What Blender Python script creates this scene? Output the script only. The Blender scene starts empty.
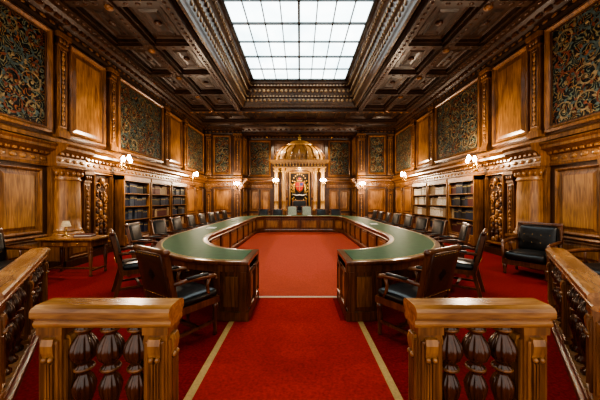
import bpy, bmesh, math, random
from mathutils import Matrix, Vector
R = random.Random(7)
pi = math.pi
scene = bpy.context.scene

# ------------------------------------------------------------------ materials
def _new(name):
    m = bpy.data.materials.new(name); m.use_nodes = True
    nt = m.node_tree; b = nt.nodes["Principled BSDF"]
    return m, nt, b

def ramp(nt, cols):
    r = nt.nodes.new("ShaderNodeValToRGB")
    e = r.color_ramp.elements
    e[0].position = cols[0][0]; e[0].color = (*cols[0][1], 1)
    e[1].position = cols[-1][0]; e[1].color = (*cols[-1][1], 1)
    for p, c in cols[1:-1]:
        n = e.new(p); n.color = (*c, 1)
    return r

def wood(name, cd, cl, rough=0.35, coat=0.3, sc=(9, 9, .8), bump=.08):
    m, nt, b = _new(name)
    tc = nt.nodes.new("ShaderNodeTexCoord")
    mp = nt.nodes.new("ShaderNodeMapping"); mp.inputs["Scale"].default_value = sc
    n = nt.nodes.new("ShaderNodeTexNoise"); n.inputs["Scale"].default_value = 3.0
    n.inputs["Detail"].default_value = 6; n.inputs["Distortion"].default_value = .8
    n2 = nt.nodes.new("ShaderNodeTexNoise"); n2.inputs["Scale"].default_value = 1.5
    mx = nt.nodes.new("ShaderNodeMath"); mx.operation = 'MULTIPLY_ADD'
    mx.inputs[1].default_value = .6
    mul = nt.nodes.new("ShaderNodeMath"); mul.operation = 'MULTIPLY'; mul.inputs[1].default_value = .42
    mid = tuple((a*.55 + c*.45) for a, c in zip(cd, cl))
    r = ramp(nt, [(.36, cd), (.5, mid), (.64, cl)])
    bp = nt.nodes.new("ShaderNodeBump"); bp.inputs["Strength"].default_value = bump
    bp.inputs["Distance"].default_value = .01
    L = nt.links.new
    L(tc.outputs["Object"], mp.inputs[0]); L(mp.outputs[0], n.inputs[0]); L(tc.outputs["Object"], n2.inputs[0])
    L(n2.outputs[0], mul.inputs[0])
    L(n.outputs[0], mx.inputs[0]); L(mul.outputs[0], mx.inputs[2])
    L(mx.outputs[0], r.inputs[0]); L(r.outputs[0], b.inputs["Base Color"])
    L(n.outputs[0], bp.inputs["Height"]); L(bp.outputs[0], b.inputs["Normal"])
    b.inputs["Roughness"].default_value = rough
    b.inputs["Coat Weight"].default_value = coat
    b.inputs["Coat Roughness"].default_value = .25
    return m

def simple(name, col, rough=.5, metal=0, var=.25, scale=20, bump=0, coat=0, spec=.5):
    m, nt, b = _new(name)
    tc = nt.nodes.new("ShaderNodeTexCoord")
    n = nt.nodes.new("ShaderNodeTexNoise"); n.inputs["Scale"].default_value = scale
    n.inputs["Detail"].default_value = 4
    r = ramp(nt, [(.3, tuple(c * (1 - var) for c in col)), (.7, tuple(min(1, c * (1 + var)) for c in col))])
    nt.links.new(tc.outputs["Object"], n.inputs[0]); nt.links.new(n.outputs[0], r.inputs[0])
    nt.links.new(r.outputs[0], b.inputs["Base Color"])
    b.inputs["Roughness"].default_value = rough; b.inputs["Metallic"].default_value = metal
    b.inputs["Coat Weight"].default_value = coat; b.inputs["Specular IOR Level"].default_value = spec
    if bump:
        bp = nt.nodes.new("ShaderNodeBump"); bp.inputs["Strength"].default_value = bump
        bp.inputs["Distance"].default_value = .01
        nt.links.new(n.outputs[0], bp.inputs["Height"]); nt.links.new(bp.outputs[0], b.inputs["Normal"])
    return m

def emit(name, col, st):
    m, nt, b = _new(name)
    b.inputs["Base Color"].default_value = (*col, 1)
    b.inputs["Emission Color"].default_value = (*col, 1)
    b.inputs["Emission Strength"].default_value = st
    return m

def tapestry_mat():
    m, nt, b = _new("embossed_wallcovering")
    L = nt.links.new
    tc = nt.nodes.new("ShaderNodeTexCoord")
    n = nt.nodes.new("ShaderNodeTexNoise"); n.inputs["Scale"].default_value = 3.2; n.inputs["Detail"].default_value = 3
    vm = nt.nodes.new("ShaderNodeVectorMath"); vm.operation = 'MULTIPLY_ADD'
    vm.inputs[1].default_value = (.4, .4, .4)
    L(tc.outputs["Object"], vm.inputs[2]); L(n.outputs["Color"], vm.inputs[0]); L(tc.outputs["Object"], n.inputs[0])
    v = nt.nodes.new("ShaderNodeTexVoronoi"); v.inputs["Scale"].default_value = 5
    L(vm.outputs[0], v.inputs["Vector"])
    s = nt.nodes.new("ShaderNodeMath"); s.operation = 'MULTIPLY'; s.inputs[1].default_value = 26
    sn = nt.nodes.new("ShaderNodeMath"); sn.operation = 'SINE'
    ma = nt.nodes.new("ShaderNodeMath"); ma.operation = 'MULTIPLY_ADD'; ma.inputs[1].default_value = .5; ma.inputs[2].default_value = .5
    L(v.outputs["Distance"], s.inputs[0]); L(s.outputs[0], sn.inputs[0]); L(sn.outputs[0], ma.inputs[0])
    r = ramp(nt, [(0, (.010, .011, .011)), (.45, (.024, .026, .023)), (.7, (.12, .095, .06)), (1, (.32, .25, .15))])
    L(ma.outputs[0], r.inputs[0])
    n2 = nt.nodes.new("ShaderNodeTexNoise"); n2.inputs["Scale"].default_value = 6
    L(tc.outputs["Object"], n2.inputs[0])
    r2 = ramp(nt, [(.38, (.5, .78, .85)), (.47, (.8, .88, .78)), (.55, (1.0, .8, .5)), (.62, (1.0, .38, .2))])
    L(n2.outputs[0], r2.inputs[0])
    mx = nt.nodes.new("ShaderNodeMixRGB"); mx.blend_type = 'MULTIPLY'; mx.inputs[0].default_value = .95
    L(r.outputs[0], mx.inputs[1]); L(r2.outputs[0], mx.inputs[2]); L(mx.outputs[0], b.inputs["Base Color"])
    bp = nt.nodes.new("ShaderNodeBump"); bp.inputs["Strength"].default_value = .5; bp.inputs["Distance"].default_value = .02
    L(ma.outputs[0], bp.inputs["Height"]); L(bp.outputs[0], b.inputs["Normal"])
    b.inputs["Roughness"].default_value = .55
    b.inputs["Specular IOR Level"].default_value = .3
    return m

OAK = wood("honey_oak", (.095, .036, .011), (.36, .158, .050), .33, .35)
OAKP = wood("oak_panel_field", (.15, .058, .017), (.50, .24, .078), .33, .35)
OAKD = wood("dark_oak_trim", (.038, .014, .006), (.12, .047, .017), .38, .3)  # darker oak for backing, skirting and trim
CANW = wood("canopy_gilded_oak", (.26, .13, .042), (.56, .33, .12), .35, .4)
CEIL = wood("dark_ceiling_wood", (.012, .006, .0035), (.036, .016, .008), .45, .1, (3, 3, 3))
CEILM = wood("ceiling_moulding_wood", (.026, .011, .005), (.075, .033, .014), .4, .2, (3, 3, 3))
COVW = wood("cove_moulding_wood", (.04, .02, .010), (.12, .06, .026), .4, .2, (3, 3, 3))
COVC = wood("cove_carving_oak", (.16, .09, .04), (.42, .27, .13), .4, .2, (3, 3, 3))
MAHO = wood("table_mahogany", (.06, .02, .008), (.23, .082, .028), .28, .5)
RAILW = wood("rail_top_oak", (.20, .078, .023), (.52, .25, .078), .27, .5, (1.2, 9, 9))
BALW = wood("baluster_walnut", (.035, .012, .005), (.13, .045, .015), .2, .7)
LEATH = simple("black_leather", (.012, .0115, .011), .36, bump=.15, scale=60, coat=.08)
LEBR = simple("brown_leather", (.065, .024, .012), .38, bump=.15, scale=60, coat=.2)
GREEN = simple("green_leather", (.010, .070, .021), .5, var=.2, scale=8, spec=.22)
GOLD = simple("gilt", (.60, .40, .14), .35, metal=.7)
GOLDL = simple("gold_tooling", (.40, .29, .11), .5, spec=.2)
CARPET = simple("red_carpet", (.22, .015, .011), .95, var=.35, scale=45, bump=.4, spec=.2)
CARPET2 = simple("red_carpet_runner", (.38, .031, .018), .95, var=.22, scale=45, bump=.4, spec=.2)
CARPET3 = simple("rose_carpet", (.47, .082, .046), .95, var=.15, scale=45, bump=.4, spec=.2)
STRIPE = simple("gold_carpet_stripe", (.45, .29, .11), .9, var=.15, scale=60)
CREAM = simple("cream_carpet_stripe", (.62, .42, .28), .9, var=.12, scale=60)
TAP = tapestry_mat()
SCR1 = simple("scroll_gold_brown", (.26, .185, .095), .5, var=.4, scale=9, spec=.3)
SCR2 = simple("scroll_teal_grey", (.08, .11, .10), .55, var=.4, scale=9, spec=.3)
SCR3 = simple("scroll_russet", (.18, .055, .028), .5, var=.4, scale=9, spec=.3)
BRASS = simple("brass", (.6, .38, .14), .25, metal=1)
BULB = emit("lamp_glow", (1, .93, .83), 50)
SHADEG = emit("lamp_glass", (1, .95, .88), 12)
STEEL = simple("skylight_bar", (.09, .105, .11), .5)
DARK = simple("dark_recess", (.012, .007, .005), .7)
PAPER = simple("paper", (.75, .72, .64), .8, var=.05)
REDE = simple("heraldic_red", (.42, .03, .02), .45)
BLUEE = simple("heraldic_blue", (.04, .08, .25), .45)
SAGE = simple("sage_upholstery", (.42, .46, .36), .7)
BK = [simple("book_navy", (.02, .026, .05), .5), simple("book_black", (.015, .013, .013), .5),
      simple("book_maroon", (.10, .02, .015), .5), simple("book_tan", (.36, .24, .13), .6),
      simple("book_cream", (.7, .62, .5), .6), simple("book_slate", (.06, .075, .10), .5)]
def glassmat():
    m, nt, b = _new("frosted_skylight_glass")
    tc = nt.nodes.new("ShaderNodeTexCoord"); n = nt.nodes.new("ShaderNodeTexNoise")
    n.inputs["Scale"].default_value = .9
    r = ramp(nt, [(.3, (.58, .76, .82)), (.7, (.88, .98, 1.0))])
    nt.links.new(tc.outputs["Object"], n.inputs[0]); nt.links.new(n.outputs[0], r.inputs[0])
    nt.links.new(r.outputs[0], b.inputs["Emission Color"]); nt.links.new(r.outputs[0], b.inputs["Base Color"])
    b.inputs["Emission Strength"].default_value = 2.5
    b.inputs["Roughness"].default_value = .3
    return m
GLASS = glassmat()

# ------------------------------------------------------------------ mesh builder
class MB:
    def __init__(s):
        s.v = []; s.f = []; s.mi = []; s.sm = []; s.mats = []; s.M = Matrix.Identity(4)
    def add(s, vs, fs, mat, smooth=False):
        if mat not in s.mats: s.mats.append(mat)
        k = s.mats.index(mat); o = len(s.v)
        s.v += [tuple(s.M @ Vector(v)) for v in vs]
        for f in fs:
            s.f.append([i + o for i in f]); s.mi.append(k); s.sm.append(smooth)
    def box(s, x0, x1, y0, y1, z0, z1, mat):
        s.add([(x0,y0,z0),(x1,y0,z0),(x1,y1,z0),(x0,y1,z0),(x0,y0,z1),(x1,y0,z1),(x1,y1,z1),(x0,y1,z1)],
              [(0,3,2,1),(4,5,6,7),(0,1,5,4),(1,2,6,5),(2,3,7,6),(3,0,4,7)], mat)
    def lathe(s, prof, cx, cy, mat, seg=20, z0=0, sx=1, sy=1, a0=0, a1=2*pi, smooth=True, flute=None):
        full = abs(a1 - a0 - 2*pi) < 1e-6
        n = seg if full else seg + 1
        vs = []; fs = []
        for r, z in prof:
            for i in range(n):
                a = a0 + (a1 - a0) * i / seg
                q = r
                if flute and r > flute[0]: q = r*(1 + flute[1]*(abs(math.cos(flute[2]*a/2)) - .6))
                vs.append((cx + q*sx*math.cos(a), cy + q*sy*math.sin(a), z0 + z))
        for j in range(len(prof)-1):
            for i in range(seg):
                i2 = (i+1) % n if full else i+1
                fs.append((j*n+i, j*n+i2, (j+1)*n+i2, (j+1)*n+i))
        if full:
            fs.append(tuple(range(n-1, -1, -1))); fs.append(tuple((len(prof)-1)*n+i for i in range(n)))
        s.add(vs, fs, mat, smooth)
    def ball(s, c, r, mat, sc=(1,1,1), seg=12):
        pr = [(max(.001, r*math.sin(pi*i/8)), -r*math.cos(pi*i/8)*sc[2]) for i in range(9)]
        s.lathe(pr, c[0], c[1], mat, seg, c[2], sc[0], sc[1])
    def extr(s, prof, u0, u1, mat, smooth=False):
        n = len(prof)
        vs = [(d, u0, z) for d, z in prof] + [(d, u1, z) for d, z in prof]
        fs = [(i, (i+1) % n, n+(i+1) % n, n+i) for i in range(n)]
        fs += [tuple(range(n-1, -1, -1)), tuple(range(n, 2*n))]
        s.add(vs, fs, mat, smooth)
    def nested(s, u0, u1, w0, w1, steps, mat, field=None, cap=True):
        vs = []; fs = []
        for ins, d in steps:
            vs += [(d,u0+ins,w0+ins),(d,u1-ins,w0+ins),(d,u1-ins,w1-ins),(d,u0+ins,w1-ins)]
        k = len(steps)
        for j in range(k-1):
            for i in range(4):
                fs.append((4*j+i, 4*j+(i+1) % 4, 4*j+4+(i+1) % 4, 4*j+4+i))
        s.add(vs, fs, mat)
        if cap: s.add(vs[-4:], [(0,1,2,3)], field or mat)
    def rbox(s, c, size, r, mat, n=6, R3=None, puff=0):
        h = Vector(size)/2; R3 = R3 or Matrix.Identity(3); c = Vector(c)
        for ax in range(3):
            for sg in (-1, 1):
                a, b = (ax+1) % 3, (ax+2) % 3
                vs = []
                for i in range(n+1):
                    for j in range(n+1):
                        p = Vector((0,0,0)); p[ax] = sg*h[ax]
                        def g(t, H):
                            t = t / n * 2 - 1
                            e = max(0, H - r)
                            k = abs(t); sgn = 1 if t >= 0 else -1
                            return sgn * (k/.55*e if k < .55 else e + (k-.55)/.45*(H-e))
                        p[a] = g(i, h[a]); p[b] = g(j, h[b])
                        inn = Vector([max(-(h[q]-r), min(h[q]-r, p[q])) for q in range(3)])
                        dd = p - inn
                        q = inn + dd.normalized()*r if dd.length > 1e-9 else p
                        if puff:
                            q[ax] += sg*puff*(1-(q[a]/h[a])**2)*(1-(q[b]/h[b])**2)
                        vs.append(tuple(c + R3 @ q))
                fs = [(i*(n+1)+j, (i+1)*(n+1)+j, (i+1)*(n+1)+j+1, i*(n+1)+j+1) for i in range(n) for j in range(n)]
                s.add(vs, fs, mat, True)
    def tube(s, pts, rad, mat, seg=8):
        vs = []; fs = []; P = [Vector(p) for p in pts]
        for i, p in enumerate(P):
            t = (P[min(i+1, len(P)-1)] - P[max(i-1, 0)]).normalized()
            up = Vector((0,0,1)) if abs(t.z) < .9 else Vector((1,0,0))
            a = t.cross(up).normalized(); b = t.cross(a)
            r = rad[i] if isinstance(rad, (list, tuple)) else rad
            for k in range(seg):
                an = 2*pi*k/seg
                vs.append(tuple(p + a*r*math.cos(an) + b*r*math.sin(an)))
        for i in range(len(P)-1):
            for k in range(seg):
                fs.append((i*seg+k, i*seg+(k+1) % seg, (i+1)*seg+(k+1) % seg, (i+1)*seg+k))
        fs += [tuple(range(seg)), tuple((len(P)-1)*seg+k for k in range(seg))]
        s.add(vs, fs, mat, True)
    def beam(s, a, b, w, t, mat):
        a = Vector(a); b = Vector(b); d = (b-a).normalized()
        up = Vector((0,0,1)) if abs(d.z) < .8 else Vector((0,1,0))
        sd = d.cross(up).normalized()*w/2; u = sd.cross(d).normalized()*t/2
        vs = [tuple(p + i*sd + j*u) for p in (a, b) for i, j in ((-1,-1),(1,-1),(1,1),(-1,1))]
        s.add(vs, [(3,2,1,0),(4,5,6,7),(0,1,5,4),(1,2,6,5),(2,3,7,6),(3,0,4,7)], mat)
    def mesh(s, name, merge=False):
        me = bpy.data.meshes.new(name); me.from_pydata(s.v, [], s.f)
        for m in s.mats: me.materials.append(m)
        for p, k, sm in zip(me.polygons, s.mi, s.sm):
            p.material_index = k; p.use_smooth = sm
        bm = bmesh.new(); bm.from_mesh(me)
        if merge: bmesh.ops.remove_doubles(bm, verts=bm.verts, dist=.0004)
        bmesh.ops.recalc_face_normals(bm, faces=bm.faces)
        bm.to_mesh(me); bm.free(); me.update()
        return me
    def obj(s, name, bevel=0, merge=False):
        return place(s.mesh(name, merge), name, bevel=bevel)

def place(me, name, loc=(0,0,0), rz=0, bevel=0, scale=1):
    o = bpy.data.objects.new(name, me); scene.collection.objects.link(o)
    o.location = loc; o.rotation_euler = (0, 0, rz); o.scale = (scale,)*3
    if bevel:
        b = o.modifiers.new("bevel", 'BEVEL'); b.width = bevel; b.segments = 2
        b.limit_method = 'ANGLE'; b.angle_limit = math.radians(50)
    return o

def point(name, loc, w, col=(1,.82,.6), r=.06, parent=None):
    l = bpy.data.lights.new(name, 'POINT'); l.energy = w; l.color = col; l.shadow_soft_size = r
    o = bpy.data.objects.new(name, l); scene.collection.objects.link(o); o.location = loc
    if parent:
        bpy.context.view_layer.update()
        o.parent = parent; o.matrix_parent_inverse = parent.matrix_world.inverted()
    return o

WX, YB, YP, HC = 5.5, 17.0, 15.6, 5.8
ML = Matrix(((1,0,0,-WX),(0,1,0,0),(0,0,1,0),(0,0,0,1)))
MR = Matrix(((-1,0,0,WX),(0,1,0,0),(0,0,1,0),(0,0,0,1)))
def MBACK(y):
    return Matrix(((0,1,0,0),(-1,0,0,y),(0,0,1,0),(0,0,0,1)))
def MSIDE(x, sg):
    return Matrix(((sg,0,0,x),(0,1,0,0),(0,0,1,0),(0,0,0,1)))

RAISED = [(0,0),(0,.05),(.025,.06),(.05,.045),(.06,.012),(.10,.012),(.16,.035)]
RAISED_S = [(0,0),(0,.03),(.02,.035),(.035,.01),(.06,.01),(.09,.025)]

def dado_panel(b, u0, u1):
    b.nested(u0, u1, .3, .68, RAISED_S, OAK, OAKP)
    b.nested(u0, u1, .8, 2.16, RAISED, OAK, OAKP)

def pilaster(b, u0, u1, w0, w1, d=.12, mat=OAK, flutes=True):
    b.box(0, d+.05, u0-.03, u1+.03, w0, w0+.14, mat)
    b.box(0, d+.025, u0-.015, u1+.015, w0+.14, w0+.18, mat)
    b.box(0, d, u0, u1, w0+.18, w1-.3, mat)
    b.box(0, d+.03, u0-.02, u1+.02, w1-.30, w1-.26, mat)
    b.box(0, d+.02, u0, u1, w1-.26, w1-.1, OAKD)
    for k in range(3):
        uu = u0 + (u1-u0)*(k+.5)/3
        b.ball((d+.03, uu, w1-.18), .05, mat, (.6, .7, 1.2), 8)
    b.box(0, d+.07, u0-.05, u1+.05, w1-.1, w1, mat)
    if flutes and u1-u0 > .16:
        b2 = b.M; b.M = b.M @ Matrix.Translation((d, 0, 0))
        b.nested(u0+.03, u1-.03, w0+.24, w1-.36, [(0,0),(0,.015),(.015,.02),(.03,.005)], mat, OAKD)
        z = w0+.34; cu = (u0+u1)/2; k = 0
        while z < w1-.42:      # carved foliate chain on the shaft
            b.ball((.01, cu, z), .035 if k % 2 else .05, OAKP, (.6, .8, 1.3), 6); z += .105; k += 1
        b.M = b2

def mid_cornice(b, u0, u1, ex=0):
    e = ex
    b.extr([(0,2.24),(.06+e,2.24),(.07+e,2.30),(.05+e,2.31),(.05+e,2.46),(.09+e,2.48),(.12+e,2.53),(.20+e,2.58),(.26+e,2.60),(.26+e,2.66),(.30+e,2.70),(.28+e,2.73),(0,2.78)], u0, u1, OAK)
    n = int((u1-u0)/.13)
    for i in range(n):
        u = u0 + (u1-u0)*(i+.5)/n
        b.box(.05+e, .13+e, u-.035, u+.035, 2.49, 2.555, OAKP)
    n = int((u1-u0)/.2)
    for i in range(n):
        u = u0 + (u1-u0)*(i+.5)/n
        b.ball((.055+e, u, 2.385), .055, OAKP, (.35, 1.3, .8), 8)

def top_cornice(b, u0, u1):
    b.extr([(0,5.28),(.06,5.28),(.08,5.36),(.05,5.37),(.05,5.50),(.12,5.53),(.2,5.60),(.34,5.66),(.36,5.74),(.42,5.79),(0,5.79)], u0, u1, CEILM)
    n = int((u1-u0)/.22)
    for i in range(n):
        u = u0 + (u1-u0)*(i+.5)/n
        b.box(.05, .22, u-.06, u+.06, 5.54, 5.63, OAKD)
        b.ball((.055, u, 5.435), .05, OAK, (.35, 1.5, .8), 8)

def skirting(b, u0, u1):
    b.extr([(0,0),(.09,0),(.09,.16),(.06,.19),(.06,.22),(0,.24)], u0, u1, OAKD)

def spiral_ribbons(b, u0, u1, w0, w1, seed):
    rr = random.Random(seed)
    pu = .44; nu = max(1, round((u1-u0)/pu)); nw = max(1, round((w1-w0)/pu))
    du = (u1-u0)/nu; dw = (w1-w0)/nw
    for i in range(nu):
        for j in range(nw):
            cu = u0 + (i+.5)*du + rr.uniform(-.06,.06); cw = w0 + (j+.5)*dw + rr.uniform(-.06,.06)
            sg = 1 if (i+j) % 2 else -1; ph = rr.uniform(0, 2*pi)
            mat = rr.choice([SCR1, SCR1, SCR2, SCR1, SCR3])
            Rr = min(du, dw)*rr.uniform(.42, .62)
            vs = []; fs = []; N = 26
            for k in range(N+1):
                t = k/N; a = ph + sg*t*2*pi*1.35; r = Rr*(1-t)**.8 + .012
                wd = .034*(.5+math.sin(pi*t))*(1-.3*t)
                for q in (-1, 1):
                    rad = r + q*wd*.5
                    uu = min(u1-.01, max(u0+.01, cu+rad*math.cos(a))); ww = min(w1-.01, max(w0+.01, cw+rad*math.sin(a)))
                    vs.append((.036 + .006*math.sin(pi*t), uu, ww))
            for k in range(N): fs.append((2*k, 2*k+1, 2*k+3, 2*k+2))
            b.add(vs, fs, mat)
            for k in range(9):
                t = .04+.1*k; a = ph + sg*t*2*pi*1.35; r = Rr*(1-t)**.8
                la = a + sg*rr.uniform(-1.0, 1.2); ll = rr.uniform(.07, .14); lw = .032
                pu_, pw_ = cu+r*math.cos(a), cw+r*math.sin(a)
                du_, dw_ = math.cos(la), math.sin(la)
                pts = [(pu_, pw_), (pu_+du_*ll*.5-dw_*lw, pw_+dw_*ll*.5+du_*lw), (pu_+du_*ll, pw_+dw_*ll), (pu_+du_*ll*.5+dw_*lw, pw_+dw_*ll*.5-du_*lw)]
                if all(u0 < p[0] < u1 and w0 < p[1] < w1 for p in pts):
                    b.add([(.046, p[0], p[1]) for p in pts], [(0,1,2,3)], rr.choice([SCR1, SCR2, SCR3, SCR2]))
            b.ball((.036, cu, cw), .035, rr.choice([SCR1, SCR3]), (.4, 1, 1), 8)

def tapestry(M, u0, u1, w0, w1, seed):
    b = MB(); b.M = M @ Matrix.Translation((.002, 0, 0))
    b.nested(u0, u1, w0, w1, [(0,0),(0,.09),(.05,.11),(.09,.07),(.12,.06),(.14,.03)], OAK, TAP)
    b.nested(u0+.12, u1-.12, w0+.12, w1-.12, [(0,.03),(0,.065),(.02,.065),(.025,.035)], OAKD, cap=False)
    spiral_ribbons(b, u0+.15, u1-.15, w0+.15, w1-.15, seed)
    return b.obj("wall_panel_tapestry")

def carved_drop(M, u0, u1, w0, w1, seed):
    rr = random.Random(seed)
    b = MB(); b.M = M @ Matrix.Translation((.002, 0, 0))
    b.nested(u0, u1, w0, w1, [(0,0),(0,.16),(.03,.17),(.05,.10),(.06,.06)], OAK, OAKD)
    cu = (u0+u1)/2; hw = (u1-u0)/2-.08
    z = w0+.12
    while z < w1-.5:
        for q in (-1, 0, 1):
            b.ball((.07, cu+q*hw*.55+rr.uniform(-.03,.03), z+rr.uniform(-.02,.02)), rr.uniform(.035,.065), rr.choice([OAK, OAKP, OAKD]), (.8, 1, 1.3), 8)
        z += .085
    for q in (-1, 1):
        for zc, rr_ in ((w1-.35, .11), (w0+.65, .09), (w0+1.15, .09)):
            pts = [(.10, cu+q*(hw*.5+rr_*math.cos(t)*(1-t/8)), zc+rr_*math.sin(t)*(1-t/8)) for t in [x*.5 for x in range(14)]]
            b.tube(pts, .018, OAKP, 6)
    b.ball((.10, cu, w1-.22), .09, OAKP, (.7, .9, 1.2), 10)
    return b.obj("carved_wood_relief")

def engaged_column(M, uc, w1=2.26, r=.29):
    b = MB(); b.M = M @ Matrix.Translation((.002, 0, 0))
    b.box(0, .44, uc-.38, uc+.38, .002, .16, OAKD)
    b.box(0, .40, uc-.35, uc+.35, .16, .62, OAK)
    m = b.M; b.M = m @ Matrix.Translation((.40, 0, 0)); b.nested(uc-.28, uc+.28, .2, .58, RAISED_S, OAK, OAKP); b.M = m
    b.box(0, .44, uc-.38, uc+.38, .62, .68, OAK)
    b.box(0, .10, uc-.36, uc+.36, .68, w1, OAK)
    pr = [(r*1.2,.68),(r*1.22,.72),(r*1.15,.76),(r*1.05,.78),(r*1.1,.81),(r*1.0,.85),(r,1.1),(r*.98,1.6),(r*.92,w1-.32),(r*1.02,w1-.31),(r*1.02,w1-.28),(r*.93,w1-.27),(r*.95,w1-.2),(r*1.15,w1-.08),(r*1.2,w1-.06)]
    b.lathe(pr, .10, uc, OAKP, 28, 0)
    for k in range(9):
        a = -pi/2 + pi*(k+.5)/9
        b.ball((.10+r*1.0*math.cos(a), uc+r*1.0*math.sin(a), w1-.16), .05, OAKP, (.8,.8,1.3), 8)
    b.box(0, .48, uc-.37, uc+.37, w1-.06, w1-.025, OAK)
    return b.obj("engaged_column", bevel=.004)

# ------------------------------------------------------------------ side walls
UPPER_W = [(1.2,2.6),(6.4,7.6),(11.25,12.55)]
UPPER_T = [(3.05,5.95),(8.1,10.8),(13.0,15.3)]
for side, M in (("left", ML), ("right", MR)):
    b = MB(); b.M = M
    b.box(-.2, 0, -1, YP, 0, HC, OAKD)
    skirting(b, -1, 5.85); skirting(b, 6.65, 8.0); skirting(b, 12.45, YP)
    b.extr([(0,.70),(.05,.70),(.07,.73),(.05,.76),(0,.77)], -1, 5.85, OAK)
    b.extr([(0,.70),(.05,.70),(.07,.73),(.05,.76),(0,.77)], 13.1, YP, OAK)
    for u0, u1 in ((-.6,.5),(.8,1.9),(2.2,3.3),(3.6,4.5),(4.85,5.75),(13.2,14.15),(14.35,15.3)):
        dado_panel(b, u0, u1)
    for uc in (2.05, 3.45, 4.68, 14.25):
        pilaster(b, uc-.1, uc+.1, .24, 2.24, .08)
    pilaster(b, 12.95, 13.15, .24, 2.24, .08)
    pilaster(b, 6.74, 6.94, .24, 2.24, .14)
    mid_cornice(b, -1, 5.85); mid_cornice(b, 5.85, 6.65, .2); mid_cornice(b, 6.65, 12.9, .05); mid_cornice(b, 12.9, YP-.3)
    b.extr([(0,2.78),(.16,2.78),(.16,2.86),(.10,2.9),(.04,2.92),(0,2.92)], -1, YP, OAK)
    for u0, u1 in UPPER_W:
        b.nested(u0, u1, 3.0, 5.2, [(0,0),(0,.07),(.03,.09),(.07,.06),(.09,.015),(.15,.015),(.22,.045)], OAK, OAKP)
    for u in (2.83, 6.18, 7.85, 11.02, 12.78):
        pilaster(b, u-.12, u+.12, 2.92, 5.28, .10)
    top_cornice(b, -1, YP-.45)
    b.obj("wall_"+side)
    for i, (u0, u1) in enumerate(UPPER_T): tapestry(M, u0, u1, 2.97, 5.24, i+10*(side == "right"))
    engaged_column(M, 6.25)
    carved_drop(M, 7.05, 7.75, .3, 2.22, 3); carved_drop(M, 12.5, 12.86, .3, 2.22, 4)

# ------------------------------------------------------------------ bookcases
def bookcase(M, u0, u1, side, bay):
    rr = random.Random(int(u0*10)+(50 if side == "right" else 0))
    D = .30
    b = MB(); b.M = M @ Matrix.Translation((.003, 0, 0))
    b.box(0, .02, u0, u1, .002, 2.23, OAKD)
    b.box(0, D, u0, u0+.05, .002, 2.23, OAK); b.box(0, D, u1-.05, u1, .002, 2.23, OAK)
    b.box(.02, D+.02, u0, u1, .002, .14, OAKD)
    b.box(.02, D+.01, u0+.05, u1-.05, .14, .40, OAK)
    m = b.M; b.M = m @ Matrix.Translation((D+.01, 0, 0)); um = (u0+u1)/2
    b.nested(u0+.07, um-.02, .17, .38, RAISED_S, OAK, OAKP); b.nested(um+.02, u1-.07, .17, .38, RAISED_S, OAK, OAKP); b.M = m
    zs = [.40, .86, 1.28, 1.68, 2.08]
    for z in zs: b.box(.02, D+.005, u0+.05, u1-.05, z, z+.03, OAK)
    b.box(.02, D+.02, u0, u1, 2.11, 2.23, OAK)
    for z0, z1 in zip(zs[:-1], zs[1:]):
        u = u0+.06
        gap = z1-z0-.03
        if side == "left": pal = [BK[0], BK[0], BK[5], BK[1]] if rr.random() < .85 else [BK[2], BK[3]]
        else: pal = ([BK[4], BK[4], BK[3]] if (bay > 0 and z0 > .8) else [BK[1], BK[2], BK[3], BK[0]])
        while u < u1-.1:
            if rr.random() < .05: u += rr.uniform(.04, .12); continue
            run = rr.randint(3, 9); hb = gap*rr.uniform(.68, .9); mt = rr.choice(pal); w = rr.uniform(.03, .055); dp = rr.uniform(.18,.23)
            for _ in range(run):
                if u+w > u1-.06: break
                h = hb+rr.uniform(-.008,.008)
                b.box(.03, .03+dp, u, u+w-.004, z0+.03, z0+.03+h, mt)
                b.box(.03+dp, .032+dp, u+.003, u+w-.007, z0+.03+h*.72, z0+.03+h*.82, GOLDL)
                u += w
            else: continue
            break
    b.obj("bookcase")
for side, M in (("left", ML), ("right", MR)):
    for k, (a, c) in enumerate(((8.02, 9.42), (9.5, 10.94), (11.02, 12.42))): bookcase(M, a, c, side, k)

# ------------------------------------------------------------------ piers and back wall
for nm, u0, u1, sg in (("wall_pier_left", -WX, -3.3, -1), ("wall_pier_right", 3.3, WX, 1)):
    b = MB(); b.M = MBACK(YP)
    b.box(-(YB-YP), 0, u0, u1, 0, HC, OAKD)
    skirting(b, u0, u1)
    mid_cornice(b, u0, u1); b.extr([(0,2.78),(.16,2.78),(.16,2.86),(.04,2.92),(0,2.92)], u0, u1, OAK)
    def S(p, q): return (p, q) if sg > 0 else (-q, -p)
    pilaster(b, *S(3.34, 3.72), .24, 2.24, .22); pilaster(b, *S(3.34, 3.72), 2.92, 5.28, .22)
    pilaster(b, *S(5.1, 5.35), 2.92, 5.28, .1); pilaster(b, *S(5.1, 5.35), .24, 2.24, .1)
    dado_panel(b, *S(3.95, 4.95))
    top_cornice(b, u0, u1)
    b.M = MSIDE(-3.3 if sg < 0 else 3.3, 1 if sg < 0 else -1)
    dado_panel(b, 15.75, 16.8); mid_cornice(b, YP, YB-.3)
    b.nested(15.75, 16.8, 3.0, 5.2, RAISED, OAK, OAKP)
    b.obj(nm)
    tapestry(MBACK(YP), *S(3.95, 4.98), 2.97, 5.24, 31+sg)
b = MB(); b.M = MBACK(YB)
b.box(-.2, 0, -WX, WX, 0, HC, OAKD)
skirting(b, -3.3, -1.75); skirting(b, 1.75, 3.3)
for s0, s1 in ((-3.3, -1.65), (1.65, 3.3)):
    mid_cornice(b, s0, s1); b.extr([(0,2.78),(.16,2.78),(.16,2.86),(.04,2.92),(0,2.92)], s0, s1, OAK)
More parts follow.
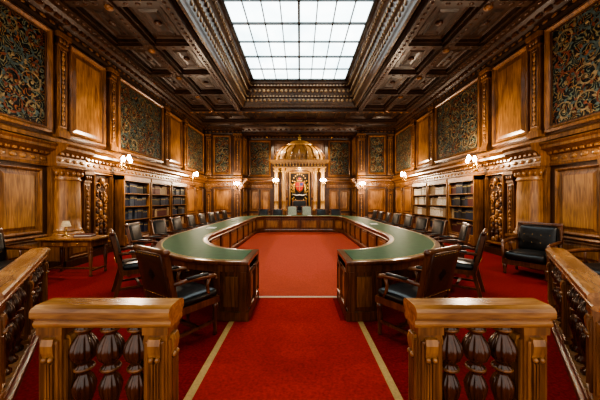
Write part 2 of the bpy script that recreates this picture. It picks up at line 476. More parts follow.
for u0, u1 in ((-3.15,-2.55),(-2.45,-1.85),(1.85,2.45),(2.55,3.15)): dado_panel(b, u0, u1)
b.nested(-1.6, 1.6, 3.9, 5.2, RAISED, OAKD, OAKD)
top_cornice(b, -3.3, 3.3)
b.obj("wall_back")
tapestry(MBACK(YB), -3.2, -1.8, 2.97, 5.24, 71); tapestry(MBACK(YB), 1.8, 3.2, 2.97, 5.24, 72)
b = MB(); b.M = MBACK(YP)
b.box(-.3, .0, -3.3, 3.3, 5.3, HC-.001, CEILM)
b.extr([(0,5.42),(.08,5.42),(.1,5.5),(.2,5.6),(.3,5.66),(.32,5.79),(0,5.79)], -3.3, 3.3, CEILM)
for i in range(22):
    u = -3.2+6.4*i/21; b.box(0, .16, u-.06, u+.06, 5.5, 5.6, OAKD)
for i in range(10):
    u = -3.3+.37+.66*i
    b.box(0, .05, u-.25, u+.25, 5.32, 5.41, OAKD)
b.obj("trim_alcove_beam")

# ------------------------------------------------------------------ floor & carpets
b = MB(); b.box(-WX-.2, WX+.2, -1, YB+.2, -.1, 0, CARPET); b.obj("floor")
CX = -.02
b = MB(); b.box(CX-.76, CX+.76, -1, 3.34, .0005, .007, CARPET2)
for q in (-1, 1): b.box(CX+q*.79-.032, CX+q*.79+.032, -1, 3.34, .0005, .009, STRIPE)
b.box(CX-.55, CX+.55, 3.34, 4.12, .0005, .007, CARPET2)
b.obj("carpet_runner")

# ------------------------------------------------------------------ horseshoe table
def table_path():
    pts = []
    e = .60
    for i in range(2): pts.append((-e-(.7-e)*i, 3.72))
    for i in range(1, 25):
        a = -pi/2 - (pi/2)*i/24
        pts.append((-.7+1.65*math.cos(a), 6.3+2.58*math.sin(a)))
    n = 12
    for i in range(1, n+1): pts.append((-2.35, 6.3+(12.0-6.3)*i/n))
    for i in range(1, 13):
        a = pi - (pi/2)*i/12
        pts.append((-1.33+1.02*math.cos(a), 12.0+1.02*math.sin(a)))
    pts.append((-.7, 13.02)); pts.append((0, 13.02))
    return pts + [(-x, y) for x, y in reversed(pts[:-1])]
TP = table_path()
TL = [0]
for p, q in zip(TP[:-1], TP[1:]): TL.append(TL[-1]+math.dist(p, q))
def tpoint(s):
    s = max(0, min(TL[-1], s))
    for i in range(len(TP)-1):
        if s <= TL[i+1]+1e-9:
            t = (s-TL[i])/(TL[i+1]-TL[i]); return (TP[i][0]+(TP[i+1][0]-TP[i][0])*t, TP[i][1]+(TP[i+1][1]-TP[i][1])*t)
def tframe(s):
    a = tpoint(s-.06); c = tpoint(s+.06); p = tpoint(s)
    d = Vector((c[0]-a[0], c[1]-a[1])).normalized()
    return Vector(p), d, Vector((-d.y, d.x))
def tsweep(b, prof, mat, s0=0, s1=None, step=.12):
    s1 = TL[-1] if s1 is None else s1
    n = max(1, int(round((s1-s0)/step))); vs = []; k = len(prof)
    for i in range(n+1):
        p, d, nn = tframe(s0+(s1-s0)*i/n)
        for o, z in prof:
            q = p+nn*o; vs.append((q.x, q.y, z))
    fs = []
    for i in range(n):
        for j in range(k):
            fs.append((i*k+j, i*k+(j+1) % k, (i+1)*k+(j+1) % k, (i+1)*k+j))
    fs += [tuple(range(k)), tuple(n*k+j for j in range(k))]
    b.add(vs, fs, mat)
def R4(o0, o1, z0, z1): return [(o0,z0),(o1,z0),(o1,z1),(o0,z1)]
OS = 1 if (tframe(6.0)[2].x < 0) else -1
def O(pr): return [(OS*o, z) for o, z in pr]
b = MB()
tsweep(b, O([(-.42,.70),(-.43,.715),(-.43,.735),(-.42,.745),(.42,.745),(.43,.735),(.43,.715),(.42,.70)]), MAHO)
tsweep(b, O(R4(-.33,.33,.7455,.7485)), GREEN, .09, TL[-1]-.09)
tsweep(b, O(R4(-.35,-.332,.7455,.749)), GOLDL, .08, TL[-1]-.08)
tsweep(b, O(R4(.332,.35,.7455,.749)), GOLDL, .08, TL[-1]-.08)
tsweep(b, O([(-.38,.60),(-.395,.62),(-.38,.64),(-.40,.67),(-.415,.70),(-.3,.70),(-.3,.60)]), MAHO)
tsweep(b, O(R4(.34,.38,.60,.70)), MAHO)
tsweep(b, O(R4(-.36,-.32,.012,.70)), MAHO)
tsweep(b, O([(-.40,.012),(-.40,.10),(-.375,.13),(-.36,.13),(-.36,.012)]), MAHO)
NP = 26
for i in range(NP):
    s0 = .45+(TL[-1]-.9)*i/NP; s1 = .45+(TL[-1]-.9)*(i+1)/NP
    tsweep(b, O(R4(-.40,-.36,.13,.60)), MAHO, s0-.045, s0+.045)
    tsweep(b, O(R4(-.375,-.36,.17,.56)), OAK, s0+.09, s1-.09)
    tsweep(b, O(R4(-.385,-.375,.22,.51)), OAKP, s0+.14, s1-.14)
for s0, s1 in ((.02, .36), (TL[-1]-.36, TL[-1]-.02)):
    tsweep(b, O(R4(-.385,.385,.012,.70)), MAHO, s0, s1)
    tsweep(b, O(R4(-.415,.415,.012,.12)), MAHO, s0-.02 if s0 < 1 else s0, s1 if s0 < 1 else s1+.02)
    tsweep(b, O(R4(-.405,.405,.61,.70)), MAHO, s0, s1)
    for (a, c) in ((s0+.01, s0+.07), (s1-.07, s1-.01)):
        tsweep(b, O(R4(.385,.41,.12,.61)), MAHO, a, c)
    tsweep(b, O(R4(.385,.40,.18,.55)), OAK, s0+.10, s1-.10)
for sg in (-1, 1):
    xe = sg*.62
    b.M = Matrix(((-sg,0,0,xe),(0,1,0,0),(0,0,1,0),(0,0,0,1)))
    b.nested(3.38, 3.68, .16, .60, RAISED_S, MAHO, OAK); b.nested(3.76, 4.06, .16, .60, RAISED_S, MAHO, OAK)
    b.M = Matrix.Identity(4)
for k in range(1, 6):
    for s in (.45+k*1.9, TL[-1]-.45-k*1.9):
        tsweep(b, O(R4(-.32,.30,.012,.70)), MAHO, s-.03, s+.03, .03)
s = 1.1
while s < TL[-1]-1:
    p, d, nn = tframe(s); q = p+nn*OS*.33
    b.lathe([(.035,.002),(.04,.03),(.025,.06),(.03,.12),(.045,.3),(.03,.42),(.04,.45),(.028,.47),(.045,.52),(.045,.60)], q.x, q.y, MAHO, 12)
    s += 1.15
tb = b.obj("horseshoe_council_table")
b = MB()
ring = []
n = 110
for i in range(n+1):
    p, d, nn = tframe(TL[-1]*i/n); q = p-nn*OS*.44; ring.append((q.x, q.y))
ring = [(x, max(y, 4.2)) for x, y in ring]
b.add([(x, y, .008) for x, y in ring], [tuple(range(len(ring)))], CARPET3)
b.box(CX-.62, CX+.62, 4.13, 4.19, .001, .01, CREAM)
b.obj("area_rug")

# ------------------------------------------------------------------ chairs
def chair_mesh(name, W=.56, seatm=LEATH, backm=LEBR, H=1.0):
    b = MB(); D = .52; hw = W/2
    b.box(-hw, hw, -D/2, D/2, .36, .43, MAHO)
    b.rbox((0, .01, .465), (W-.04, D-.02, .10), .045, LEATH, 8, puff=.02)
    for sx in (-1, 1):
        x = sx*(hw-.03)
        b.lathe([(.016,0),(.024,.02),(.018,.05),(.022,.14),(.032,.24),(.022,.29),(.034,.31),(.034,.36)], x, D/2-.04, MAHO, 12)
        b.beam((x, -D/2-.07, 0), (x, -D/2+.03, .40), .045, .05, MAHO)
        b.beam((x, -D/2+.03, .38), (x, -D/2-.10, H), .045, .05, MAHO)
        pts = [(x*1.05, -D/2-.02, .68), (x*1.08, -D/2+.12, .69), (x*1.1, 0, .685), (x*1.1, .12, .675), (x*1.08, .2, .66), (x*1.06, .225, .635), (x*1.05,.20,.615)]
        b.tube(pts, [.022,.024,.026,.028,.028,.024,.016], MAHO, 8)
        b.rbox((x*1.09, -.02, .705), (.05, .26, .035), .015, LEATH, 4)
        b.tube([(x*1.02, .16, .42), (x*1.06, .12, .50), (x*1.09, .10, .58), (x*1.09, .13, .67)], [.022,.018,.018,.022], MAHO, 8)
    b.box(-hw+.03, hw-.03, -.02, .02, .14, .17, MAHO)
    for sx in (-1, 1): b.beam((sx*(hw-.03), -D/2-.02, .155), (sx*(hw-.03), D/2-.04, .155), .025, .03, MAHO)
    ang = math.atan2(.13, H-.38)
    R3 = Matrix.Rotation(ang, 3, 'X')
    zc = (.50+H)/2+.02; yc = -D/2+.03-.13*(zc-.38)/(H-.38)
    hb = H-.54
    b.rbox((0, yc+.012, zc), (W-.12, .07, hb), .03, seatm, 8, R3, puff=.018)
    b.rbox((0, yc-.022, zc), (W-.10, .035, hb), .015, backm, 6, R3)
    ztop = H; yt = -D/2-.10
    b.rbox((0, yt, ztop-.005), (W+.01, .055, .075), .022, MAHO, 6, R3)
    for q in (-1, 1): b.ball((q*(hw-.0), yt, ztop+.005), .033, MAHO, seg=10)
    yb = -D/2+.03-.13*(.50-.38)/(H-.38)
    b.box(-hw+.03, hw-.03, yb-.022, yb+.022, .49, .54, MAHO)
    for i in range(9):
        xx = -hw+.08+(W-.16)*i/8
        for zz in (zc-hb/2+.02, zc+hb/2-.03):
            yy = -D/2+.03-.13*(zz-.38)/(H-.38)
            b.ball((xx, yy-.04, zz), .007, BRASS, seg=6)
    for i in range(11):
        xx = -hw+.02+(W-.04)*i/10
        b.ball((xx, D/2, .415), .007, BRASS, seg=6)
    return b.mesh(name)
CH = chair_mesh("council_chair")
def put_chair(x, y, dx, dy, me=CH, name="council_chair", sc=1):
    place(me, name, (x, y, .001), math.atan2(-dx, dy), scale=sc)
for sg in (-1, 1):
    put_chair(sg*1.25, 2.97, -sg*.55, .83)
    put_chair(sg*2.62, 4.42, -sg*.80, .60)
    for i in range(8):
        put_chair(sg*(3.06+R.uniform(-.03,.04)), 5.6+i*.93, -sg, R.uniform(-.12,.12)+(.25 if i == 0 else 0))
for x in (-1.9, -1.15, 1.15, 1.9): put_chair(x, 13.85, 0, -1)
PCH = chair_mesh("presiding_chair", .56, SAGE, LEBR, 1.15)
for x in (-.38, .38): put_chair(x, 13.85, 0, -1, PCH, "presiding_chair")
def armchair_mesh():
    b = MB()
    for sx in (-1, 1):
        for y in (-.28, .3):
            b.lathe([(.022,0),(.032,.02),(.024,.06),(.035,.14),(.04,.2)], sx*.33, y, MAHO, 12)
        b.beam((sx*.34, -.34, .2), (sx*.34, -.48, .98), .06, .06, MAHO)
        b.tube([(sx*.36,-.36,.66),(sx*.37,-.2,.67),(sx*.37,.1,.66),(sx*.365,.28,.64),(sx*.36,.34,.6)], [.03,.033,.035,.036,.03], MAHO, 10)
        b.tube([(sx*.34,.30,.2),(sx*.355,.31,.4),(sx*.36,.33,.62)], [.035,.025,.03], MAHO, 10)
        b.tube([(sx*.35,-.1,.44),(sx*.36,-.08,.55),(sx*.365,-.1,.65)], [.022,.018,.022], MAHO, 8)
    b.box(-.36, .36, -.34, .34, .2, .3, MAHO)
    b.rbox((0, .02, .38), (.64, .68, .17), .06, LEATH, 8, puff=.03)
    R3 = Matrix.Rotation(.18, 3, 'X')
    b.rbox((0, -.38, .70), (.62, .12, .52), .05, LEATH, 8, R3, puff=.03)
    b.rbox((0, -.475, .99), (.74, .07, .08), .03, MAHO, 6, R3)
    for i in range(4):
        for z in (.62, .78):
            b.ball((-.21+.14*i, -.33-.18*(z-.7)+.03, z), .012, BRASS, seg=6)
    return b.mesh("leather_armchair")
AM = armchair_mesh()
put_chair(4.66, 5.42, -.8, -.5, AM, "leather_armchair", 1.0)
put_chair(4.80, 4.2, -.95, -.1, AM, "leather_armchair", .98)
put_chair(-4.85, 4.4, .95, -.1, AM, "leather_armchair", .98)

# ------------------------------------------------------------------ side desk
b = MB()
x0, x1, y0, y1 = -5.08, -3.98, 5.2, 5.78
b.box(x0, x1, y0, y1, .72, .755, OAKP); b.box(x0+.02, x1-.02, y0+.02, y1-.02, .70, .72, OAK)
b.box(x0+.06, x1-.06, y0+.06, y1-.06, .58, .70, MAHO)
b.box(x0+.12, x0+.50, y0+.05, y0+.06, .60, .69, OAK); b.box(x1-.50, x1-.12, y0+.05, y0+.06, .60, .69, OAK)
for xx in (x0+.31, x1-.31): b.ball((xx, y0+.04, .645), .014, BRASS)
for xx in (x0+.09, x1-.09):
    for yy in (y0+.09, y1-.09):
        b.lathe([(.02,.001),(.032,.02),(.02,.06),(.024,.2),(.04,.40),(.024,.46),(.04,.48),(.028,.5),(.038,.53),(.038,.58)], xx, yy, MAHO, 14)
b.box(x0+.08, x1-.08, (y0+y1)/2-.02, (y0+y1)/2+.02, .1, .13, MAHO)
for xx in (x0+.09, x1-.09): b.box(xx-.02, xx+.02, y0+.09, y1-.09, .1, .13, MAHO)
b.obj("side_desk", bevel=.004)
b = MB()
b.lathe([(.07,0),(.075,.01),(.06,.02),(.015,.03),(.012,.12),(.02,.14),(.012,.16),(.012,.22)], 0, 0, BRASS, 16)
b.lathe([(.09,.20),(.085,.205),(.055,.31),(.05,.315)], 0, 0, simple("lamp_shade", (.55,.42,.25), .7), 20)
place(b.mesh("desk_lamp"), "desk_lamp", (-4.78, 5.55, .7555))
b = MB()
b.box(-.15, .15, -.11, .11, 0, .02, BK[2]); b.box(-.14, .14, -.10, .10, .02, .045, PAPER); b.box(-.15,.15,-.11,.11,.045,.052,BK[2])
place(b.mesh("ledger_book"), "ledger_book", (-4.35, 5.5, .7555), .2)
for x, y, r in ((-2.33, 7.2, .1), (2.33, 8.4, -.1), (-.5, 13.0, 0), (.5, 13.0, .05), (-2.35, 9.9, 0)):
    b = MB()
    for k in range(4):
        a = R.uniform(-.08,.08); c, s_ = math.cos(a), math.sin(a)
        P = [(px*c-py*s_, px*s_+py*c) for px, py in ((-.105,-.15),(.105,-.15),(.105,.15),(-.105,.15))]
        z = k*.003
        b.add([(p[0],p[1],z) for p in P]+[(p[0],p[1],z+.0028) for p in P], [(0,3,2,1),(4,5,6,7),(0,1,5,4),(1,2,6,5),(2,3,7,6),(3,0,4,7)], PAPER)
    place(b.mesh("paper_stack"), "paper_stack", (x, y, .7495), r)

# ------------------------------------------------------------------ balustrades
BAL = [(.05,.14),(.052,.17),(.035,.19),(.03,.21),(.045,.23),(.03,.25),(.036,.30),(.052,.36),(.06,.41),(.045,.45),(.03,.475),(.028,.49),(.05,.505),(.05,.52),(.032,.535),
       (.040,.55),(.060,.575),(.070,.605),(.070,.63),(.062,.66),(.045,.69),(.032,.71),(.03,.72),(.048,.735),(.048,.75),(.034,.765),(.045,.78),(.05,.80)]
def balustrade(name, L, nb, loc, rz):
    b = MB(); h = L/2
    prof = [(-.07,.775),(-.078,.79),(-.078,.80),(-.068,.812),(-.085,.828),(-.098,.84),(-.098,.872),(-.088,.888),(-.055,.90),(.055,.90),(.088,.888),(.098,.872),(.098,.84),(.085,.828),(.068,.812),(.078,.80),(.078,.79),(.07,.775)]
    m = b.M; b.M = m @ Matrix(((0,1,0,0),(1,0,0,0),(0,0,1,0),(0,0,0,1)))
    b.extr(prof, -h, h, RAILW)
    b.M = m
    b.box(-h+.02, h-.02, -.08, .08, .012, .13, MAHO); b.box(-h+.01, h-.01, -.095, .095, .012, .06, MAHO)
    b.box(-h+.03, h-.03, -.07, .07, .13, .145, OAK)
    np_ = max(2, 1+int(round(L/1.0)))
    posts = [-h+.09+(L-.18)*i/(np_-1) for i in range(np_)]
    hw, hd = .064, .065
    for px in posts:
        b.box(px-hw, px+hw, -hd, hd, .06, .78, OAK)
        b.box(px-hw-.01, px+hw+.01, -hd-.01, hd+.01, .735, .778, OAK)
        b.box(px-hw-.01, px+hw+.01, -hd-.01, hd+.01, .14, .18, OAK)
        for (Mx) in (Matrix(((0,1,0,px),(-1,0,0,-hd),(0,0,1,0),(0,0,0,1))), Matrix(((0,1,0,px),(1,0,0,hd),(0,0,1,0),(0,0,0,1))),
                     Matrix(((1,0,0,px+hw),(0,1,0,0),(0,0,1,0),(0,0,0,1))), Matrix(((-1,0,0,px-hw),(0,1,0,0),(0,0,1,0),(0,0,0,1)))):
            b.M = Mx
            b.nested(-.052, .052, .22, .70, [(0,0),(0,.012),(.012,.016),(.022,.003),(.03,.003)], OAK, OAKD)
            b.extr([(.0,.60),(.014,.61),(.024,.64),(.028,.68),(.02,.715),(0,.72)], -.034, .034, OAKP)
            b.ball((.018, -.018, .60), .016, OAKP, seg=8); b.ball((.018, .018, .60), .016, OAKP, seg=8)
            for q in (-.016, 0, .016): b.extr([(0,.30),(.012,.31),(.014,.57),(0,.58)], q-.005, q+.005, OAK)
            b.M = m
    for a, c in zip(posts[:-1], posts[1:]):
        for i in range(nb):
            x = a+hw+(c-a-2*hw)*(i+.5)/nb
            b.lathe(BAL, x, 0, BALW, 72, flute=(.044, .16, 12))
            b.box(x-.05, x+.05, -.05, .05, .765, .78, BALW)
            b.lathe([(.052,.504),(.056,.5125),(.052,.521)], x, 0, OAK, 24)
            b.lathe([(.050,.734),(.054,.7425),(.050,.751)], x, 0, OAK, 24)
    return place(b.mesh(name), name, loc, rz)
balustrade("balustrade", .78, 3, (-1.09, 1.60, 0), 0)
balustrade("balustrade", .78, 3, (1.07, 1.60, 0), 0)
def diag(p, q):
    L = math.dist(p, q); balustrade("balustrade", L, 4, ((p[0]+q[0])/2, (p[1]+q[1])/2, 0), math.atan2(q[1]-p[1], q[0]-p[0]))
diag((-3.25, 3.4), (-2.0, 1.72)); diag((2.0, 1.72), (3.25, 3.4))

# ------------------------------------------------------------------ ceiling
X0, Y0, Y1 = 2.5, 1.0, 12.2
b = MB()
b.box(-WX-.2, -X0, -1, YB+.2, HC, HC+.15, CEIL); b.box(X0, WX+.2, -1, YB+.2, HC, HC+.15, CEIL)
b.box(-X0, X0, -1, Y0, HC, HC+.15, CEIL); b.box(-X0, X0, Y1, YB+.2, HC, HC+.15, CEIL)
MC = Matrix(((0,0,1,0),(0,1,0,0),(-1,0,0,HC),(0,0,0,1)))
b.M = MC
COF = [(0,0),(0,.02),(.06,.05),(.10,.02),(.2,.02),(.24,.06),(.28,.02),(.36,.01)]
def beamL(x, w, d, y0, y1, mat=CEILM):
    b.box(0, d, y0, y1, x-w/2, x+w/2, mat); b.box(0, d*.55, y0, y1, x-w/2-.06, x+w/2+.06, mat)
def beamX(y, w, d, xa, xb, mat=CEILM):
    b.box(0, d, y-w/2, y+w/2, xa, xb, mat); b.box(0, d*.55, y-w/2-.06, y+w/2+.06, xa, xb, mat)
ys = [-.9+1.65*i for i in range(9)]
for sg in (-1, 1):
    for x in (2.78, 4.0, 5.0):
        beamL(sg*x, .22, .22, -1, 13.0)
        k = 0
        while 1+.17*k < 12.9:
            b.ball((.22, 1+.17*k, sg*x), .045, OAKD, (.5, 1.2, .9), 6); k += 1
    for y in ys:
        if y < 12.9:
            a, c = sorted((sg*2.89, sg*3.89)); beamX(y, .18, .16, a, c)
            a, c = sorted((sg*4.11, sg*4.89)); beamX(y, .18, .16, a, c)
            b.ball((.24, y, sg*4.0), .09, OAK, (.6,1,1), 8)
            for x in (3.15, 3.4, 3.65, 4.3, 4.5, 4.7): b.ball((.16, y, sg*x), .04, OAKD, (.5,1,1.4), 6)
    for ya, yb in zip(ys[:-1], ys[1:]):
        yb = min(yb, 12.9)
        for xa, xb in ((2.97, 3.82), (4.18, 4.83)):
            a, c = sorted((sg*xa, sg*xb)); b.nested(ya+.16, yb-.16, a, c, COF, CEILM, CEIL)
            b.ball((.03, (ya+yb)/2, sg*(xa+xb)/2), .09, OAKD, (.5, 1, 1), 8)
beamX(12.5, .3, .24, -5.1, 5.1)
beamX(14.3, .24, .22, -5.1, 5.1)
for k in range(36): b.ball((.24, 12.5, -5+10*k/35), .06, OAK, (.5, .9, 1.3), 6)
for xa in (-5.0, -3.7, -2.3, -.75, .85, 2.35, 3.75):
    for ya, yb in ((12.75, 14.1), (14.5, 15.25)):
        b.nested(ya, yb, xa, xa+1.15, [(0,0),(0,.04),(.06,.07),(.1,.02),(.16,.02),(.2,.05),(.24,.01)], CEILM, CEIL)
beamX(.75, .3, .24, -2.6, 2.6)
b.obj("ceiling")
b = MB(); b.M = MC
cove = [(0,0),(-.08,.03),(-.08,.10),(.0,.10),(.02,.02),(.05,-.05),(.08,-.18),(.09,-.28),(.14,-.30),(.14,-.36),(.17,-.38),(.20,-.5),(.26,-.64),(.32,-.70),(.34,-.70),(.34,-.76),(.40,-.80),(.42,-.90),(.50,-.90),(.50,-.96)]
b.nested(Y0, Y1, -X0, X0, cove, COVW, cap=False)
def ringboxes(ins, d0, d1, w, t, pitch, mat, ball=False):
    for (ua, ub, fixed, horiz) in ((Y0+ins, Y1-ins, -X0+ins, 0), (Y0+ins, Y1-ins, X0-ins, 0), (-X0+ins, X0-ins, Y1-ins, 1), (-X0+ins, X0-ins, Y0+ins, 1)):
        n = int((ub-ua)/pitch); inward = -1 if fixed > (0 if not horiz else 5) else 1
        for i in range(n):
            u = ua+(ub-ua)*(i+.5)/n
            f0, f1 = sorted((fixed, fixed+inward*t))
            if ball:
                c = ((d0+d1)/2, u, fixed) if not horiz else ((d0+d1)/2, fixed, u)
                b.ball(c, w/2, mat, (1.2, .5 if horiz else 1, 1 if horiz else .5), 6)
            elif horiz: b.box(d0, d1, f0, f1, u-w/2, u+w/2, mat)
            else: b.box(d0, d1, u-w/2, u+w/2, f0, f1, mat)
ringboxes(.08, -.26, -.10, .13, .04, .19, COVC, True)
ringboxes(.14, -.36, -.30, .07, .04, .14, COVC)
ringboxes(.24, -.62, -.46, .13, .04, .19, COVC, True)
ringboxes(.34, -.76, -.70, .07, .04, .14, COVC)
ringboxes(-.06, .03, .10, .09, .02, .13, COVC, True)
b.obj("trim_skylight_cove")
b = MB(); ZG = HC+.94; gx = X0-.5; gy0 = Y0+.5; gy1 = 11.7
b.box(-gx, gx, gy0, gy1, ZG+.01, ZG+.03, GLASS)
NX = 8
for i in range(NX+1):
    x = -gx+2*gx*i/NX; w = .034 if i in (0, NX, 4) else .015
    b.box(x-w, x+w, gy0, gy1, ZG-.04, ZG+.01, STEEL)
ny = 11
for i in range(ny+1):
    y = gy0+(gy1-gy0)*i/ny; w = .032 if i % 2 == 1 else .018
    b.box(-gx, gx, y-w, y+w, ZG-.04, ZG+.01, STEEL)
b.obj("window_skylight")

# ------------------------------------------------------------------ throne canopy
b = MB()
b.box(-2.0, 2.0, 15.0, YB-.003, .001, .16, OAKD); b.box(-1.75, 1.75, 15.3, YB-.003, .16, .319, OAKD)
b.box(-1.99, 1.99, 15.02, 15.3, .16, .166, CARPET)
SX = Matrix.Diagonal((.95, 1, 1, 1))
b.M = SX
b.box(-1.6, 1.6, 16.75, YB-.003, .32, 3.4, OAKD)
b.M = SX @ MBACK(16.75)
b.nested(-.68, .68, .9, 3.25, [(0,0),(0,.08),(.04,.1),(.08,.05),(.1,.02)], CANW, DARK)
for q in (-1, 1):
    a, c = sorted((q*.76, q*1.15))
    b.nested(a, c, .5, 1.5, RAISED_S, OAK, OAKP); b.nested(a, c, 1.65, 3.2, RAISED_S, OAK, OAKD)
sh = [(-.26,.0),(.26,0),(.27,-.25),(.2,-.45),(0,-.62),(-.2,-.45),(-.27,-.25)]
def shape(pts, uc, wc, d0, d1, mat, s=1):
    n = len(pts)
    vs = [(d0, uc+p[0]*s, wc+p[1]*s) for p in pts]+[(d1, uc+p[0]*s*.94, wc+p[1]*s*.94) for p in pts]
    b.add(vs, [tuple(range(n)), tuple(range(n, 2*n))]+[(i,(i+1) % n, n+(i+1) % n, n+i) for i in range(n)], mat)
shape(sh, 0, 2.62, .03, .07, GOLD, 1.1); shape(sh, 0, 2.60, .07, .09, REDE)
b.box(.09,.10,-.015,.015,2.05,2.58,GOLD); b.box(.09,.10,-.24,.24,2.33,2.36,GOLD)
b.box(.09,.10,.04,.22,2.39,2.55,BLUEE)
for q in (-1, 1):
    b.tube([(.08,q*.34,2.02),(.08,q*.38,2.15),(.08,q*.37,2.35),(.09,q*.33,2.52)], [.05,.06,.055,.05], GOLD, 8)
    b.ball((.1, q*.32, 2.62), .065, GOLD, seg=10)
    b.tube([(.09,q*.35,2.45),(.1,q*.27,2.5)], [.025,.018], GOLD, 6); b.tube([(.09,q*.37,2.32),(.1,q*.27,2.34)], [.025,.018], GOLD, 6)
    b.tube([(.08,q*.34,2.05),(.08,q*.3,1.9)], [.03,.022], GOLD, 6); b.tube([(.08,q*.4,2.05),(.08,q*.43,1.9)], [.03,.022], GOLD, 6)
    b.tube([(.08,q*.42,2.1),(.08,q*.5,2.2),(.08,q*.47,2.38),(.08,q*.51,2.5)], .015, GOLD, 6)
b.box(.05,.12,-.17,.17,2.66,2.72,GOLD)
for k in range(5):
    u = -.15+.075*k; b.tube([(.08,u,2.72),(.09,u*1.15,2.82)], [.02,.01], GOLD, 6); b.ball((.09,u*1.15,2.84),.022,GOLD,seg=6)
b.ball((.09,0,2.78),.1,REDE,(.5,1,1),10)
b.tube([(.08,-.45,1.86),(.1,-.2,1.78),(.1,0,1.82),(.1,.2,1.78),(.08,.45,1.86)], .035, PAPER, 6)
for k in range(24):
    a = 2*pi*k/24; b.ball((.05, .53*math.cos(a), 2.25+.85*math.sin(a)), .055, GOLD, (.5,1,1), 6)
for k in range(10):
    b.ball((.05, -.45+.1*k, 1.15), .05, GOLD, (.5,1,1), 6)
b.M = SX
for q in (-1, 1):
    for xx, yy in ((1.42, 15.75), (.98, 15.95)):
        cx = q*xx
        b.box(cx-.19, cx+.19, yy-.19, yy+.19, .32, .9, OAK); b.box(cx-.22, cx+.22, yy-.22, yy+.22, .32, .42, OAKD); b.box(cx-.21, cx+.21, yy-.21, yy+.21, .86, .93, OAKP)
        b.lathe([(.17,.93),(.17,.97),(.13,1.0),(.13,1.4),(.145,1.43),(.13,1.46),(.115,3.05),(.13,3.08),(.12,3.12),(.18,3.3),(.19,3.36)], cx, yy, CANW, 20)
        for k in range(8):
            a = 2*pi*k/8; b.ball((cx+.15*math.cos(a), yy+.15*math.sin(a), 3.2), .045, GOLD, (1,1,1.4), 6)
def slab(z0, z1, e, mat): b.box(-1.62-e, 1.62+e, 15.55-e, YB-.003, z0, z1, mat)
slab(3.36, 3.42, .0, CANW); slab(3.42, 3.62, -.05, OAKD); slab(3.62, 3.68, .05, CANW); slab(3.68, 3.76, .14, CANW); slab(3.76, 3.80, .18, CANW)
for i in range(17):
    x = -1.5+3.0*i/16; b.box(x-.05, x+.05, 15.42, 15.55, 3.55, 3.66, CANW)
    b.ball((x, 15.6, 3.50), .05, GOLD, (1.2,.4,.8), 6)
N = 16
for i in range(N):
    a0 = pi*i/N; a1 = pi*(i+1)/N
    f = lambda a, r: (r*math.cos(a)*.82, 3.0+.30*r/ .95*math.sin(a))
    p0, p1, p2, p3 = f(a0,.95), f(a1,.95), (f(a1,.95)[0],3.37), (f(a0,.95)[0],3.37)
    vs = [(p[0], y, p[1]) for y in (15.75, 15.85) for p in (p0,p1,p2,p3)]
    b.add(vs, [(0,1,2,3),(4,7,6,5),(0,4,5,1),(2,6,7,3)], CANW)
dp = [(1.58,3.80),(1.62,3.88),(1.55,3.94),(1.52,4.12),(1.44,4.32),(1.3,4.50),(1.1,4.64),(.85,4.74),(.76,4.77),(.80,4.80),(.80,4.86),(.66,4.88),(.55,4.98),(.34,5.06),(.12,5.1),(.05,5.12)]
b.lathe(dp, 0, 16.25, CANW, 40, sy=.44)
for k in range(20):
    a = 2*pi*k/20
    b.tube([(r*1.01*math.cos(a), 16.25+.44*r*1.01*math.sin(a), z) for r, z in dp[2:8]], .035, OAK, 6)
for k in range(13):
    x = -1.5+3.0*k/12
    b.lathe([(.03,3.80),(.05,3.84),(.03,3.9),(.055,3.97),(.02,4.05),(.005,4.12)], x, 15.52, CANW, 8)
b.lathe([(.05,5.1),(.1,5.13),(.05,5.17),(.09,5.24),(.06,5.31),(.01,5.4)], 0, 16.25, GOLD, 14)
b.M = Matrix.Identity(4)
b.box(-.45, .45, 16.1, 16.55, .322, .75, OAK); b.rbox((0, 16.33, .80), (.82, .42, .12), .05, LEATH, 8, puff=.02)
b.box(-.45, .45, 16.55, 16.63, .322, 1.5, OAK); b.rbox((0, 16.535, 1.15), (.76, .08, .6), .03, LEATH, 8, puff=.02)
for q in (-1, 1):
    b.box(q*.45-.05, q*.45+.05, 16.1, 16.63, .322, 1.02, OAKP); b.ball((q*.45, 16.12, 1.06), .07, GOLD); b.ball((q*.42, 16.59, 1.56), .06, GOLD)
b.obj("throne_canopy")

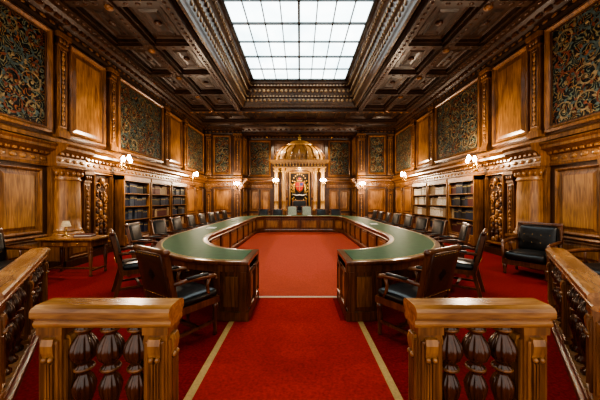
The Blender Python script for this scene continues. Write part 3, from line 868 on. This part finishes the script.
# ------------------------------------------------------------------ sconces
def sconce(M, u, w, d0=0.0, energy=45, sc=1.0):
    b = MB(); b.M = M @ Matrix.Translation((d0, u, w)) @ Matrix.Scale(sc, 4)
    b.rbox((.02, 0, -.02), (.04, .12, .3), .018, BRASS, 6)
    b.ball((.05, 0, .0), .045, BRASS, seg=10)
    for k, (oy, oz) in enumerate(((-.16, .06), (0, .12), (.16, .06))):
        dd = .22 if k == 1 else .16
        b.tube([(.05,0,0),(.1,oy*.4,-.06),(dd,oy*.9,-.03),(dd,oy,oz)], .011, BRASS, 6)
        b.lathe([(.02,0),(.045,.015),(.03,.03)], dd, oy, BRASS, 10, oz)
        b.lathe([(.028,.03),(.05,.07),(.055,.11),(.04,.14)], dd, oy, SHADEG, 12, oz)
        b.ball((dd, oy, oz+.16), .026, BULB, seg=8)
    o = b.obj("wall_sconce")
    p = M @ Vector((d0+.42*sc, u, w+.16*sc))
    point("sconce_light", p, energy, r=.1, parent=o)
for M in (ML, MR):
    sconce(M, 7.80, 2.50, .37, 95); sconce(M, 12.92, 2.55, .37, 95)
    sconce(M, 3.45, 2.50, .32, 95)
for q in (-1, 1): sconce(MBACK(15.5), q*1.35, 2.5, .02, 60, .8)
for q in (-1, 1): sconce(MBACK(YP), q*3.53, 2.3, .3, 60, .8)
point("canopy_fill_light", (0, 15.9, 3.2), 45)  # added fill light with no fixture, brightens the canopy interior
for q in (-1, 1):  # added spots with invented brass fixtures, put in to brighten the canopy
    b = MB(); b.lathe([(.05,0),(.07,.02),(.07,.14),(.03,.16),(.02,.20)], 0, 0, BRASS, 14)
    o = place(b.mesh("added_spot_fixture"), "added_spot_fixture", (q*1.9, 15.75, 5.1))
    l = bpy.data.lights.new("canopy_fill_spot", 'SPOT'); l.energy = 160; l.color = (1,.84,.62); l.spot_size = 2.3; l.spot_blend = .8; l.shadow_soft_size = .05
    lo = bpy.data.objects.new("canopy_fill_spot", l); scene.collection.objects.link(lo); lo.location = (q*1.9, 15.72, 5.06)
    lo.rotation_euler = (Vector((-q*1.2, .5, -1.3))).to_track_quat('-Z', 'Y').to_euler()
    bpy.context.view_layer.update(); lo.parent = o; lo.matrix_parent_inverse = o.matrix_world.inverted()

# ------------------------------------------------------------------ world + camera
w = bpy.data.worlds.new("World"); scene.world = w; w.use_nodes = True
bg = w.node_tree.nodes["Background"]; bg.inputs[0].default_value = (1, .95, .88, 1); bg.inputs[1].default_value = .8
cam = bpy.data.cameras.new("camera"); co = bpy.data.objects.new("camera", cam); scene.collection.objects.link(co)
co.location = (.03, 0, 1.5); co.rotation_euler = (pi/2, 0, 0)
cam.sensor_width = 36; cam.lens = 16.2; cam.clip_start = .05
scene.camera = co
scene.view_settings.view_transform = 'AgX'
scene.view_settings.look = 'AgX - High Contrast'
scene.view_settings.exposure = .55
